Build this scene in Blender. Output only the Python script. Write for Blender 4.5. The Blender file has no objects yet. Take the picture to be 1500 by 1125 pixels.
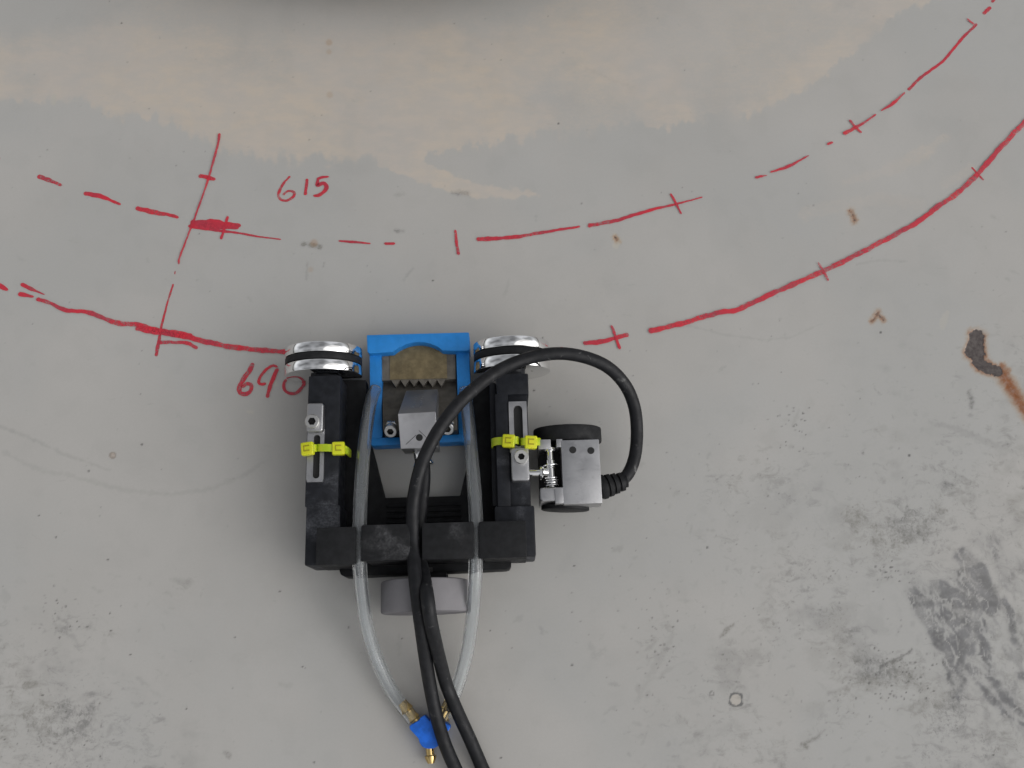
import bpy, bmesh, math, random
import numpy as np
from mathutils import Vector, Matrix, Quaternion

random.seed(7)
S = 0.001                                   # every length below is in millimetres
scene = bpy.context.scene
COL = scene.collection

# ------------------------------------------------------------------ camera, sky, sun, exposure
FPX, TILT, DIST = 1400.0, math.radians(16.0), 602.0
CAM = Vector((0.0, -DIST * math.sin(TILT), DIST * math.cos(TILT)))
cam_data = bpy.data.cameras.new("camera")
cam_data.sensor_width = 36.0
cam_data.lens = 36.0 * FPX / 1500.0
cam_data.clip_start = 0.01
cam_data.clip_end = 100.0
cam = bpy.data.objects.new("camera", cam_data)
cam.location = CAM * S
cam.rotation_euler = (TILT, 0, 0)
COL.objects.link(cam)
scene.camera = cam

world = bpy.data.worlds.new("World")
scene.world = world
world.use_nodes = True
wn, wl = world.node_tree.nodes, world.node_tree.links
SUN_EL, SUN_AZ = math.radians(42), math.radians(112)      # azimuth clockwise from +Y: soft light from the right
sky = wn.new("ShaderNodeTexSky")
sky.sky_type = 'NISHITA'
sky.sun_disc = False
sky.sun_elevation = SUN_EL
sky.sun_rotation = SUN_AZ
sky.dust_density = 4.0
hsv = wn.new("ShaderNodeHueSaturation")                    # an overcast sky has hardly any colour
hsv.inputs["Saturation"].default_value = 0.12
wl.new(sky.outputs[0], hsv.inputs["Color"])
bg = wn["Background"]
bg.inputs[1].default_value = 0.146
cl = wn.new("ShaderNodeTexNoise")                          # broken cloud cover
cl.inputs["Scale"].default_value = 1.9
cl.inputs["Detail"].default_value = 1.0
ctc = wn.new("ShaderNodeTexCoord")
wl.new(ctc.outputs["Generated"], cl.inputs["Vector"])
crm = wn.new("ShaderNodeMapRange")
for _i, _v in enumerate((0.36, 0.64, 0.5, 1.45)):
    crm.inputs[_i + 1].default_value = _v
wl.new(cl.outputs[0], crm.inputs[0])
cmx = wn.new("ShaderNodeMix")
cmx.data_type = 'RGBA'
cmx.blend_type = 'MULTIPLY'
cmx.inputs[0].default_value = 1.0
wl.new(hsv.outputs[0], cmx.inputs[6])
wl.new(crm.outputs[0], cmx.inputs[7])
wl.new(cmx.outputs[2], bg.inputs[0])

sun_data = bpy.data.lights.new("sun", 'SUN')
sun_data.energy = 0.5
sun_data.angle = math.radians(70)
sun_data.color = (1.0, 0.97, 0.93)
sun = bpy.data.objects.new("sun", sun_data)
sdir = Vector((math.sin(SUN_AZ) * math.cos(SUN_EL), math.cos(SUN_AZ) * math.cos(SUN_EL), math.sin(SUN_EL)))
sun.rotation_euler = sdir.to_track_quat('Z', 'Y').to_euler()
sun.location = sdir * 3
COL.objects.link(sun)

vs = scene.view_settings
vs.view_transform = 'Standard'
vs.look = 'None'
vs.gamma = 1.0
vs.use_curve_mapping = False
vs.exposure = 0.0
scene.render.engine = 'CYCLES'
scene.cycles.use_denoising = True
scene.cycles.max_bounces = 10
scene.cycles.transmission_bounces = 8
scene.cycles.transparent_max_bounces = 12


# ------------------------------------------------------------------ measuring: photograph pixel + height -> place
CT, ST = math.cos(TILT), math.sin(TILT)


def P(px, py, h=0.0):
    """point of the place that stands h mm above the plate where the photograph shows (px, py)"""
    x, y = (px - 750.0) / FPX, -(py - 562.5) / FPX
    d = Vector((x, y * CT + ST, y * ST - CT))
    t = (h - CAM.z) / d.z
    return Vector((CAM.x + d.x * t, CAM.y + d.y * t, h))


PHI = math.radians(1.7)                     # the scanner is turned a little on the plate
ORG = P(615, 690, 0)
DEV = Matrix.Translation(ORG) @ Matrix.Rotation(PHI, 4, 'Z')
DEVI = DEV.inverted()


def D(px, py, h):
    return DEVI @ P(px, py, h)


# ------------------------------------------------------------------ helpers: objects
INV = {}


def setp(o, label=None, cat=None, group=None, kind=None):
    for k, v in (("label", label), ("category", cat), ("group", group), ("kind", kind)):
        if v:
            o[k] = v
    return o


def thing(name, label, cat, loc, rotz=0.0, group=None):
    o = bpy.data.objects.new(name, None)
    o.empty_display_size = 0.01
    COL.objects.link(o)
    M = Matrix.Translation(Vector(loc) * S) @ Matrix.Rotation(rotz, 4, 'Z')
    o.matrix_world = M
    INV[o.name] = M.inverted()
    return setp(o, label, cat, group)


def obj(name, bm, mat, parent=None, base=None, smooth=35, label=None, mesh=None):
    """bm is in world millimetres"""
    inv = INV[parent.name] if parent is not None else Matrix.Translation(-Vector(base or (0, 0, 0)) * S)
    me = bpy.data.meshes.new(name)
    bmesh.ops.recalc_face_normals(bm, faces=bm.faces[:])
    bm.transform(inv @ Matrix.Scale(S, 4))
    bm.to_mesh(me)
    bm.free()
    for mm in (mat if isinstance(mat, tuple) else (mat,)):
        me.materials.append(mm)
    if smooth:
        me.polygons.foreach_set("use_smooth", [True] * len(me.polygons))
        me.set_sharp_from_angle(angle=math.radians(smooth))
    o = bpy.data.objects.new(name, me)
    COL.objects.link(o)
    if parent is not None:
        o.parent = parent
        INV[o.name] = inv
    else:
        o.location = Vector(base or (0, 0, 0)) * S
        INV[o.name] = inv
    if label:
        o["label"] = label
    return o


# ------------------------------------------------------------------ helpers: shapes (millimetres)
def bevel(bm, w, seg=2, edges=None):
    if w > 0:
        bmesh.ops.bevel(bm, geom=edges or bm.edges[:], offset=w, segments=seg, profile=0.6, affect='EDGES',
                        clamp_overlap=True)


def prism(pts, z0, z1, bev=0.5, M=None, seg=2):
    """pts: (x, y) outline; top at z1, foot at z0"""
    bm = bmesh.new()
    a = [bm.verts.new((p[0], p[1], z0)) for p in pts]
    b = [bm.verts.new((p[0], p[1], z1)) for p in pts]
    n = len(pts)
    bm.faces.new(b)
    bm.faces.new(a[::-1])
    for i in range(n):
        bm.faces.new((a[i], a[(i + 1) % n], b[(i + 1) % n], b[i]))
    bmesh.ops.recalc_face_normals(bm, faces=bm.faces[:])
    bevel(bm, bev, seg)
    if M:
        bm.transform(M)
    return bm


def dbox(x0, y0, x1, y1, z0, z1, bev=0.5, seg=2):
    """box square to the scanner, its top face seen at these photograph pixels"""
    xm, ym = (x0 + x1) / 2, (y0 + y1) / 2
    u0, u1 = D(x0, ym, z1).x, D(x1, ym, z1).x
    v0, v1 = D(xm, y1, z1).y, D(xm, y0, z1).y
    return prism([(u0, v0), (u1, v0), (u1, v1), (u0, v1)], z0, z1, bev, DEV, seg)


def pxpoly(pts, z0, z1, bev=0.5, seg=2):
    return prism([P(x, y, z1)[:2] for x, y in pts], z0, z1, bev, None, seg)


def join(*bms):
    out = bmesh.new()
    for b in bms:
        me = bpy.data.meshes.new("tmp")
        b.to_mesh(me)
        b.free()
        out.from_mesh(me)
        bpy.data.meshes.remove(me)
    return out


def frame_to(p, d):
    q = Vector(d).normalized().to_track_quat('Z', 'Y')
    return Matrix.Translation(Vector(p)) @ q.to_matrix().to_4x4()


def lathe(prof, n=48, M=None, cap=True):
    """prof: (radius, height) along +Z"""
    bm = bmesh.new()
    rings = []
    for r, z in prof:
        if r < 1e-6:
            rings.append([bm.verts.new((0, 0, z))])
        else:
            rings.append([bm.verts.new((r * math.cos(2 * math.pi * i / n), r * math.sin(2 * math.pi * i / n), z))
                          for i in range(n)])
    for A, B in zip(rings, rings[1:]):
        for i in range(n):
            j = (i + 1) % n
            if len(A) == 1 and len(B) > 1:
                bm.faces.new((A[0], B[j], B[i]))
            elif len(B) == 1 and len(A) > 1:
                bm.faces.new((A[i], A[j], B[0]))
            elif len(A) > 1:
                bm.faces.new((A[i], A[j], B[j], B[i]))
    if cap:
        for R in (rings[0], rings[-1]):
            if len(R) > 1:
                bm.faces.new(R)
    bmesh.ops.recalc_face_normals(bm, faces=bm.faces[:])
    if M:
        bm.transform(M)
    return bm


def spline(pts, step=1.5):
    """Catmull-Rom through pts, resampled"""
    pts = [Vector(p) for p in pts]
    q = [pts[0] * 2 - pts[1]] + pts + [pts[-1] * 2 - pts[-2]]
    out = []
    for i in range(1, len(q) - 2):
        p0, p1, p2, p3 = q[i - 1:i + 3]
        n = max(2, int((p2 - p1).length / step))
        for k in range(n):
            t = k / n
            out.append(0.5 * ((2 * p1) + (p2 - p0) * t + (2 * p0 - 5 * p1 + 4 * p2 - p3) * t * t
                              + (3 * p1 - p0 - 3 * p2 + p3) * t ** 3))
    out.append(pts[-1])
    return out


def tube(pts, r, n=20, inner=None, step=1.5):
    """swept tube, hollow when inner is given; r may be a function of 0..1"""
    path = spline(pts, step)
    bm = bmesh.new()
    T = [(path[min(i + 1, len(path) - 1)] - path[max(i - 1, 0)]).normalized() for i in range(len(path))]
    N = T[0].orthogonal().normalized()
    outer, inn = [], []
    for i, p in enumerate(path):
        if i:
            N = (T[i - 1].rotation_difference(T[i]) @ N)
            N = (N - T[i] * N.dot(T[i])).normalized()
        B = T[i].cross(N)
        rr = r(i / (len(path) - 1)) if callable(r) else r
        ring = [p + (N * math.cos(2 * math.pi * k / n) + B * math.sin(2 * math.pi * k / n)) * rr for k in range(n)]
        outer.append([bm.verts.new(v) for v in ring])
        if inner:
            inn.append([bm.verts.new(p + (v - p) * (inner / rr)) for v in ring])
    for R in ((outer, inn) if inner else (outer,)):
        for A, B2 in zip(R, R[1:]):
            for k in range(n):
                bm.faces.new((A[k], A[(k + 1) % n], B2[(k + 1) % n], B2[k]))
    for e in (0, -1):
        if inner:
            for k in range(n):
                bm.faces.new((outer[e][k], outer[e][(k + 1) % n], inn[e][(k + 1) % n], inn[e][k]))
        else:
            bm.faces.new(outer[e])
    return bm


def strap(pts, normals, w, t):
    """flat band through pts (width w across the given side vector, thickness t)"""
    path = spline(pts, 0.6)
    side = Vector(normals).normalized()
    bm = bmesh.new()
    rows = []
    for i, p in enumerate(path):
        T = (path[min(i + 1, len(path) - 1)] - path[max(i - 1, 0)]).normalized()
        up = side.cross(T).normalized()
        rows.append([bm.verts.new(p + side * a * w / 2 + up * b * t / 2) for a, b in ((-1, -1), (1, -1), (1, 1), (-1, 1))])
    for A, B in zip(rows, rows[1:]):
        for k in range(4):
            bm.faces.new((A[k], A[(k + 1) % 4], B[(k + 1) % 4], B[k]))
    bm.faces.new(rows[0])
    bm.faces.new(rows[-1])
    return bm


def cap_screw(p, axis, r=4.2, h=4.0, hexr=2.1, washer=0.0):
    """socket head with a real hexagonal recess"""
    n = 24
    bm = bmesh.new()
    ring = lambda rr, z, m=n, ph=0.0: [bm.verts.new((rr * math.cos(2 * math.pi * i / m + ph), rr * math.sin(2 * math.pi * i / m + ph), z)) for i in range(m)]

    def hexring(z):
        o = []
        for i in range(n):
            a = 2 * math.pi * i / n
            k = (a % (math.pi / 3)) - math.pi / 6
            rr = hexr * math.cos(math.pi / 6) / math.cos(k)
            o.append(bm.verts.new((rr * math.cos(a), rr * math.sin(a), z)))
        return o
    R = [ring(r, 0), ring(r, h - 0.5), ring(r - 0.45, h), hexring(h), hexring(h - 2.6)]
    for A, B in zip(R, R[1:]):
        for i in range(n):
            f = bm.faces.new((A[i], A[(i + 1) % n], B[(i + 1) % n], B[i]))
            f.material_index = 1 if B is R[-1] else 0  # recess faces take the dark slot: socket shade put into the colour
    bm.faces.new(R[0])
    bm.faces.new(R[-1]).material_index = 1
    bmesh.ops.recalc_face_normals(bm, faces=bm.faces[:])
    bm.transform(frame_to(p, axis))
    return bm


# ------------------------------------------------------------------ helpers: materials
class Mat:
    def __init__(self, name):
        self.m = bpy.data.materials.new(name)
        self.m.use_nodes = True
        self.n, self.l = self.m.node_tree.nodes, self.m.node_tree.links
        self.b = self.n["Principled BSDF"]

    def set(self, **k):
        for a, v in k.items():
            s = self.b.inputs[a.replace("_", " ")]
            s.default_value = (*v, 1) if isinstance(v, tuple) and len(v) == 3 else v
        return self

    def coord(self):
        if not hasattr(self, "tc"):
            self.tc = self.n.new("ShaderNodeTexCoord")
            g = self.n.new("ShaderNodeNewGeometry")
            self.geo = g
        return self.geo.outputs["Position"]

    def noise(self, scale, detail=4, rough=0.55, stretch=None, dist=0.0):
        t = self.n.new("ShaderNodeTexNoise")
        t.inputs["Scale"].default_value = scale
        t.inputs["Detail"].default_value = detail
        t.inputs["Roughness"].default_value = rough
        t.inputs["Distortion"].default_value = dist
        c = self.coord()
        if stretch:
            mp = self.n.new("ShaderNodeMapping")
            mp.inputs["Scale"].default_value = stretch
            self.l.new(c, mp.inputs[0])
            c = mp.outputs[0]
        self.l.new(c, t.inputs["Vector"])
        return t.outputs[0]

    def ramp(self, src, lo, hi, a=0.0, b=1.0):
        r = self.n.new("ShaderNodeMapRange")
        r.interpolation_type = 'SMOOTHSTEP'
        for i, v in enumerate((lo, hi, a, b)):
            r.inputs[i + 1].default_value = v
        self.l.new(src, r.inputs[0])
        return r.outputs[0]

    def math(self, op, a, b):
        m = self.n.new("ShaderNodeMath")
        m.operation = op
        for i, v in enumerate((a, b)):
            if isinstance(v, (int, float)):
                m.inputs[i].default_value = v
            else:
                self.l.new(v, m.inputs[i])
        return m.outputs[0]

    def mix(self, fac, a, b, mode='MIX'):
        m = self.n.new("ShaderNodeMix")
        m.data_type = 'RGBA'
        m.blend_type = mode
        for s, v in ((m.inputs[0], fac), (m.inputs[6], a), (m.inputs[7], b)):
            if isinstance(v, tuple):
                s.default_value = (*v, 1)
            elif isinstance(v, (int, float)):
                s.default_value = v
            else:
                self.l.new(v, s)
        return m.outputs[2]

    def bump(self, h, strength=0.3, dist=0.0005):
        b = self.n.new("ShaderNodeBump")
        b.inputs["Strength"].default_value = strength
        b.inputs["Distance"].default_value = dist
        self.l.new(h, b.inputs["Height"])
        self.l.new(b.outputs[0], self.b.inputs["Normal"])
        return self

    def to(self, sock, name):
        self.l.new(sock, self.b.inputs[name])
        return self


def plastic(name, col, dust, rough=0.5, amount=(0.62, 0.82), scale=60, layers=None, spec=0.5, var=1.5):
    m = Mat(name)
    a = m.ramp(m.noise(scale, 6, 0.65, None, 0.6), *amount)
    f = m.ramp(m.noise(900, 3), 0.35, 0.7, 0.35, 1.0)
    fac = m.math('MULTIPLY', a, f)
    v = m.ramp(m.noise(220, 4), 0.3, 0.7, 0.0, 1.0)
    base = m.mix(v, col, tuple(c * var + 0.002 for c in col))
    m.to(m.mix(fac, base, dust), "Base Color")
    m.to(m.ramp(m.noise(150, 3), 0.3, 0.7, rough - 0.1, rough + 0.12), "Roughness")
    m.set(Specular_IOR_Level=spec)
    if layers:
        w = m.n.new("ShaderNodeTexWave")
        w.bands_direction = layers
        w.inputs["Scale"].default_value = 520
        w.inputs["Distortion"].default_value = 0.6
        w.inputs["Detail"].default_value = 1
        m.l.new(m.coord(), w.inputs["Vector"])
        m.bump(w.outputs[1], 0.14, 0.0003)
    else:
        m.bump(m.noise(1500, 2), 0.25, 0.0002)
    return m.m


def metal(name, col, rough, grain=None, dark=0.35, gs=0.25):
    m = Mat(name)
    m.set(Metallic=1.0)
    f = m.ramp(m.noise(140, 6, 0.7, None, 0.8), 0.5, 0.8, 0.0, dark)
    m.to(m.mix(f, col, tuple(c * 0.45 for c in col)), "Base Color")
    m.to(m.ramp(m.noise(90, 5), 0.3, 0.75, rough * 0.8, rough * 1.35), "Roughness")
    if grain:
        m.bump(m.noise(400, 3, 0.5, grain), gs, 0.0002)
    return m.m


BLACK_METAL = plastic("black_anodised_metal", (0.0095, 0.0105, 0.0135), (0.125, 0.13, 0.145), 0.5, (0.52, 0.80), 34, None, 0.22)
BLACK_PRINT = plastic("black_printed_plastic", (0.0060, 0.0063, 0.0072), (0.09, 0.09, 0.095), 0.6, (0.64, 0.95), 55, 'Y', 0.16)
BLACK_PRINT2 = plastic("black_printed_plastic_fine", (0.008, 0.0084, 0.0094), (0.10, 0.10, 0.105), 0.62, (0.52, 0.84), 50, 'X', 0.22)
RUBBER = plastic("black_rubber", (0.0085, 0.0088, 0.0098), (0.07, 0.07, 0.07), 0.6, (0.6, 0.9), 90, None, 0.25)
CABLE = plastic("black_cable_sheath", (0.0075, 0.0078, 0.0092), (0.24, 0.24, 0.235), 0.48, (0.60, 0.76), 130, None, 0.24)
BLUE = plastic("blue_printed_plastic", (0.016, 0.215, 0.60), (0.024, 0.14, 0.36), 0.45, (0.50, 0.80), 70, 'X', 0.4, 1.12)
BLUE2 = plastic("blue_moulded_plastic", (0.008, 0.105, 0.50), (0.02, 0.14, 0.5), 0.5, (0.5, 0.9), 60, None, 0.35)
GREY_TYRE = plastic("grey_rubber", (0.190, 0.184, 0.192), (0.178, 0.172, 0.178), 0.8, (0.5, 0.8), 70, None, 0.2, 1.05)
WEDGE_GREY = plastic("grey_acrylic", (0.115, 0.105, 0.09), (0.16, 0.145, 0.12), 0.5, (0.45, 0.8), 30, None, 0.25)
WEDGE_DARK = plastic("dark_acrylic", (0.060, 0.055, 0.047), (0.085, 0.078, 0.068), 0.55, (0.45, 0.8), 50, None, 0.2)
AMBER = plastic("amber_acrylic", (0.165, 0.130, 0.070), (0.115, 0.092, 0.052), 0.5, (0.42, 0.72), 55, None, 0.25)
CHROME = metal("polished_chrome", (0.80, 0.80, 0.80), 0.05, None, 0.05)
STEEL = metal("brushed_aluminium", (0.47, 0.47, 0.48), 0.38, (1, 10, 1), 0.42, 0.4)
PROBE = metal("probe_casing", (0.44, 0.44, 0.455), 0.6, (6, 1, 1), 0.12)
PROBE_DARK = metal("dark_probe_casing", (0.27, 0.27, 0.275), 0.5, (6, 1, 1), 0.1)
BOLT = metal("zinc_screw", (0.58, 0.575, 0.56), 0.32, None, 0.3)
BRASS = metal("brass", (0.62, 0.45, 0.19), 0.25, None, 0.3)

_z = Mat("lime_nylon")
_z.to(_z.mix(_z.ramp(_z.noise(300, 4), 0.4, 0.7), (0.56, 0.60, 0.012), (0.66, 0.63, 0.02)), "Base Color")
_z.set(Roughness=0.38, Subsurface_Weight=0.0)
LIME = _z.m
_z = Mat("lime_band")
_z.to(_z.mix(_z.ramp(_z.noise(260, 4), 0.4, 0.7), (0.38, 0.50, 0.012), (0.50, 0.55, 0.02)), "Base Color")
_z.set(Roughness=0.4)
LIME_BAND = _z.m
_z = Mat("shade_black")  # flat black for small parts and for shade painted into sockets, bores and slots
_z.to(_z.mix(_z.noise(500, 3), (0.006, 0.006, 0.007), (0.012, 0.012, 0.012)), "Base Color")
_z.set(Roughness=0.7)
SHADE_BLACK = _z.m
_z = Mat("lime_recess_shade")  # darker copy of the head's lime: recess shade put into the colour
_z.to(_z.mix(_z.noise(500, 3), (0.28, 0.24, 0.005), (0.36, 0.30, 0.01)), "Base Color")
LIME_SHADE = _z.m

_z = Mat("clear_hose")
_z.set(Base_Color=(0.92, 0.945, 0.96), IOR=1.36, Transmission_Weight=0.95)
_z.set(Roughness=0.01)
HOSE = _z.m

_z = Mat("red_marker")
dry = _z.ramp(_z.noise(520, 6, 0.75, None, 0.4), 0.42, 0.58)
big = _z.ramp(_z.noise(28, 2), 0.32, 0.66, 0.1, 0.95)
alpha = _z.math('SUBTRACT', 1.0, _z.math('MULTIPLY', _z.math('MULTIPLY', dry, big), 0.62))
tone = _z.ramp(_z.noise(60, 4), 0.3, 0.7)
_z.to(_z.mix(tone, (0.44, 0.034, 0.060), (0.62, 0.022, 0.042)), "Base Color")
_z.to(alpha, "Alpha")
_z.set(Roughness=0.45)
RED = _z.m

# ------------------------------------------------------------------ the plate: height and stains as a fine sheet
NOZ = Vector((-73.6, 653.9))
FOOT, FILLET = 366.0, 30.0
SHADE_FLANGE = NOZ.y - P(600, -54, 60).y              # unseen flange added to the nozzle to shade the wall below; rim stays out of view


def lattice(seed, n=257):
    return np.random.RandomState(seed).rand(n, n)


def vnoise(x, y, seed):
    L = lattice(seed)
    n = L.shape[0]
    xi, yi = np.floor(x).astype(int), np.floor(y).astype(int)
    fx, fy = x - xi, y - yi
    fx, fy = fx * fx * (3 - 2 * fx), fy * fy * (3 - 2 * fy)
    g = lambda a, b: L[a % n, b % n]
    return (g(xi, yi) * (1 - fx) + g(xi + 1, yi) * fx) * (1 - fy) + (g(xi, yi + 1) * (1 - fx) + g(xi + 1, yi + 1) * fx) * fy


def fbm(x, y, size, seed, octv=4, gain=0.5):
    s, a, t = 0, 1.0, 0
    x, y = x / size, y / size
    for k in range(octv):
        s = s + a * vnoise(x + 17.3 * k, y + 9.1 * k, seed + k)
        t += a
        a *= gain
        x, y = x * 2.03, y * 2.03
    return s / t


def sstep(v, a, b):
    t = np.clip((v - a) / (b - a), 0, 1)
    return t * t * (3 - 2 * t)


def seg_dist(X, Y, pts):
    """distance to a polyline and the width interpolated along it; pts: (x, y, width)"""
    best = np.full(X.shape, 1e9, dtype=np.float32)
    wid = np.ones(X.shape, dtype=np.float32)
    for (x0, y0, w0), (x1, y1, w1) in zip(pts, pts[1:]):
        dx, dy = x1 - x0, y1 - y0
        t = np.clip(((X - x0) * dx + (Y - y0) * dy) / (dx * dx + dy * dy + 1e-9), 0, 1)
        d = np.hypot(X - x0 - t * dx, Y - y0 - t * dy)
        w = w0 + (w1 - w0) * t
        k = d - w < best - wid
        best = np.where(k, d, best)
        wid = np.where(k, w, wid)
    return best, wid


def local(X, Y, pts, pad):
    xs, ys = [p[0] for p in pts], [p[1] for p in pts]
    return (X > min(xs) - pad) & (X < max(xs) + pad) & (Y > min(ys) - pad) & (Y < max(ys) + pad)


def build_plate():
    fine = 0.75
    ax = np.arange(-372, 372.1, fine)
    ay = np.arange(-236, 292.1, fine)
    coarse = np.array([6, 16, 36, 80, 160, 330, 700, 1400.0])
    xs = np.concatenate([ax[0] - coarse[::-1], ax, ax[-1] + coarse])
    ys = np.concatenate([ay[0] - coarse[::-1], ay, ay[-1] + coarse])
    gx, gy = np.meshgrid(xs, ys, indexing='xy')
    nx, ny = len(xs), len(ys)
    # photograph coordinates of every point, so that stains can be laid out where they are
    rx, ry, rz = gx - CAM.x, gy - CAM.y, -CAM.z
    cz = ry * ST - rz * CT
    cy = ry * CT + rz * ST
    X = 750 + FPX * rx / np.maximum(cz, 50)
    Y = 562.5 - FPX * cy / np.maximum(cz, 50)

    # ---- large cloudy tone, beige primer showing round the nozzle
    bx = [-400, 0, 60, 160, 250, 330, 450, 600, 700, 800, 900, 1000, 1100, 1180, 1240, 1300, 1400, 1900]
    by = [150, 150, 152, 160, 182, 222, 240, 236, 212, 204, 196, 186, 168, 130, 85, 40, -20, -200]
    edge = np.interp(X, bx, by)
    rag = (fbm(X, Y, 60, 3, 4) - 0.5) * 40 + (fbm(X, Y * 0.8, 9, 8, 3) - 0.5) * 26 + (fbm(X * 3.0, Y * 0.35, 30, 12, 3) - 0.5) * 22
    inside = edge + rag - Y
    beige = sstep(inside, -6, 16) * (0.42 + 0.58 * sstep(fbm(X, Y, 210, 21, 4), 0.36, 0.62))
    rim = sstep(inside, -4, 10) * (1 - sstep(inside, 40, 120)) * 0.55
    beige = np.clip(beige * 0.85 + rim * sstep(fbm(X, Y, 120, 24, 3), 0.35, 0.6), 0, 1)
    beige *= 1 - 0.65 * sstep(60 - Y + (fbm(X, Y, 90, 25) - 0.5) * 60, -10, 40) * sstep(1000 - X, 0, 250)
    for pts, k in (([(560, 232, 10), (600, 245, 13), (640, 262, 12), (700, 278, 10), (750, 283, 6), (785, 284, 2)], 0.85),
                   ([(1300, 250, 9), (1340, 232, 11), (1385, 200, 4)], 0.38),
                   ([(1240, 268, 4), (1270, 258, 8), (1300, 252, 5)], 0.30),
                   ([(1385, 270, 6), (1420, 250, 9)], 0.30),
                   ([(1180, 312, 10), (1290, 290, 8), (1350, 300, 8)], 0.25)):
        m = local(X, Y, pts, 40)
        d, w = seg_dist(X[m], Y[m], pts)
        n = (fbm(X[m], Y[m], 9, 31, 3) - 0.5) * 12
        v = beige[m]
        beige[m] = np.maximum(v, k * (1 - sstep(d + n - w, -3, 5)))

    # ---- grime
    low_r = sstep(X * 0.55 + Y * 0.83, 930, 1500) * sstep(X, 760, 1150)
    low_l = sstep(Y - 0.45 * X, 780, 1010) * (1 - sstep(X, 120, 420)) * 0.85
    dens = np.clip(low_r + low_l, 0, 1)
    g1 = fbm(X, Y, 70, 51, 5, 0.62)
    g2 = fbm(X * 0.8 + Y * 0.5, Y * 0.9 - X * 0.3, 20, 57, 4, 0.6)
    dirt = sstep(g1 * 0.62 + g2 * 0.38, 0.63 - 0.15 * dens, 0.80 - 0.15 * dens) * (0.08 + 0.30 * dens)
    bare = sstep(fbm(X, Y, 110, 63, 3), 0.50, 0.60)
    dirt *= 1 - 0.8 * bare * dens
    dirt += 0.06 * sstep(fbm(X, Y, 30, 66, 4), 0.5, 0.75)
    # broad zones of grime round the wiped-clean patches; the paint's own texture breaks them up
    warp, warp2 = (fbm(X, Y, 50, 67, 4, 0.6) - 0.5), (fbm(X, Y, 40, 68, 3) - 0.5)
    zone = 0.14 + 0.36 * low_r + 0.46 * low_l
    for cx0, cy0, rx0, ry0, k in ((1310, 775, 95, 60, 0.80), (1180, 850, 70, 60, 0.62), (1250, 930, 90, 40, 0.62), (1300, 990, 100, 34, 0.88), (1370, 1050, 70, 70, 0.78), (1230, 1060, 60, 40, 0.6),
                                  (1110, 700, 80, 60, 0.58), (1400, 705, 60, 40, 0.72), (960, 960, 45, 80, 0.52), (1070, 1080, 80, 40, 0.55), (1440, 1090, 80, 40, 0.7), (1090, 790, 60, 40, 0.5),
                                  (90, 1060, 120, 70, 0.78), (95, 920, 80, 40, 0.56), (220, 1120, 70, 30, 0.5), (270, 855, 30, 20, 0.5), (130, 1045, 30, 34, 0.86), (460, 365, 40, 14, 0.45), (880, 430, 120, 30, 0.34)):
        q = np.hypot((X - cx0) / rx0, (Y - cy0) / ry0) + warp * 1.6
        zone = np.maximum(zone, 0.88 * k * (1 - sstep(q, 0.1, 1.9)))
    for cx0, cy0, rx0, ry0 in ((1300, 890, 50, 50), (1290, 1050, 62, 42), (1340, 930, 26, 40), (1240, 1110, 60, 30), (1150, 1000, 60, 60)):
        q = np.hypot((X - cx0) / rx0, (Y - cy0) / ry0) + warp2 * 0.9
        w = 1 - 0.55 * (1 - sstep(q + warp * 1.2, 0.3, 1.5))
        zone, dirt = zone * w, dirt * w
    # scuffs: many short oriented strokes
    rs = np.random.RandomState(5)
    for i in range(560):
        if rs.rand() < 0.72:
            x, y = rs.uniform(880, 1520), rs.uniform(600, 1140)
            if rs.rand() > np.clip((x * 0.55 + y * 0.83 - 950) / 420, 0.08, 1):
                continue
            ang = rs.normal(-0.5, 0.7)
        elif rs.rand() < 0.6:
            x, y, ang = rs.uniform(-10, 260), rs.uniform(840, 1130), rs.normal(0.2, 0.6)
        else:
            x, y, ang = rs.uniform(0, 1500), rs.uniform(300, 1120), rs.normal(0.1, 0.8)
        ln, w = rs.gamma(1.5, 2.8) + 1.0, rs.gamma(1.8, 0.8) + 0.5
        pts = [(x - ln * math.cos(ang), y - ln * math.sin(ang), w * 0.4), (x, y + rs.normal(0, 2), w), (x + ln * math.cos(ang), y + ln * math.sin(ang), w * 0.3)]
        m = local(X, Y, pts, 12)
        if not m.any():
            continue
        d, wd = seg_dist(X[m], Y[m], pts)
        n = (fbm(X[m], Y[m], 4, 71 + i % 5, 3) - 0.5) * 6
        dirt[m] = np.maximum(dirt[m], rs.uniform(0.08, 0.42) ** 1.2 * (1 - sstep(d + n - wd, -2.2, 2.4)))
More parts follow.
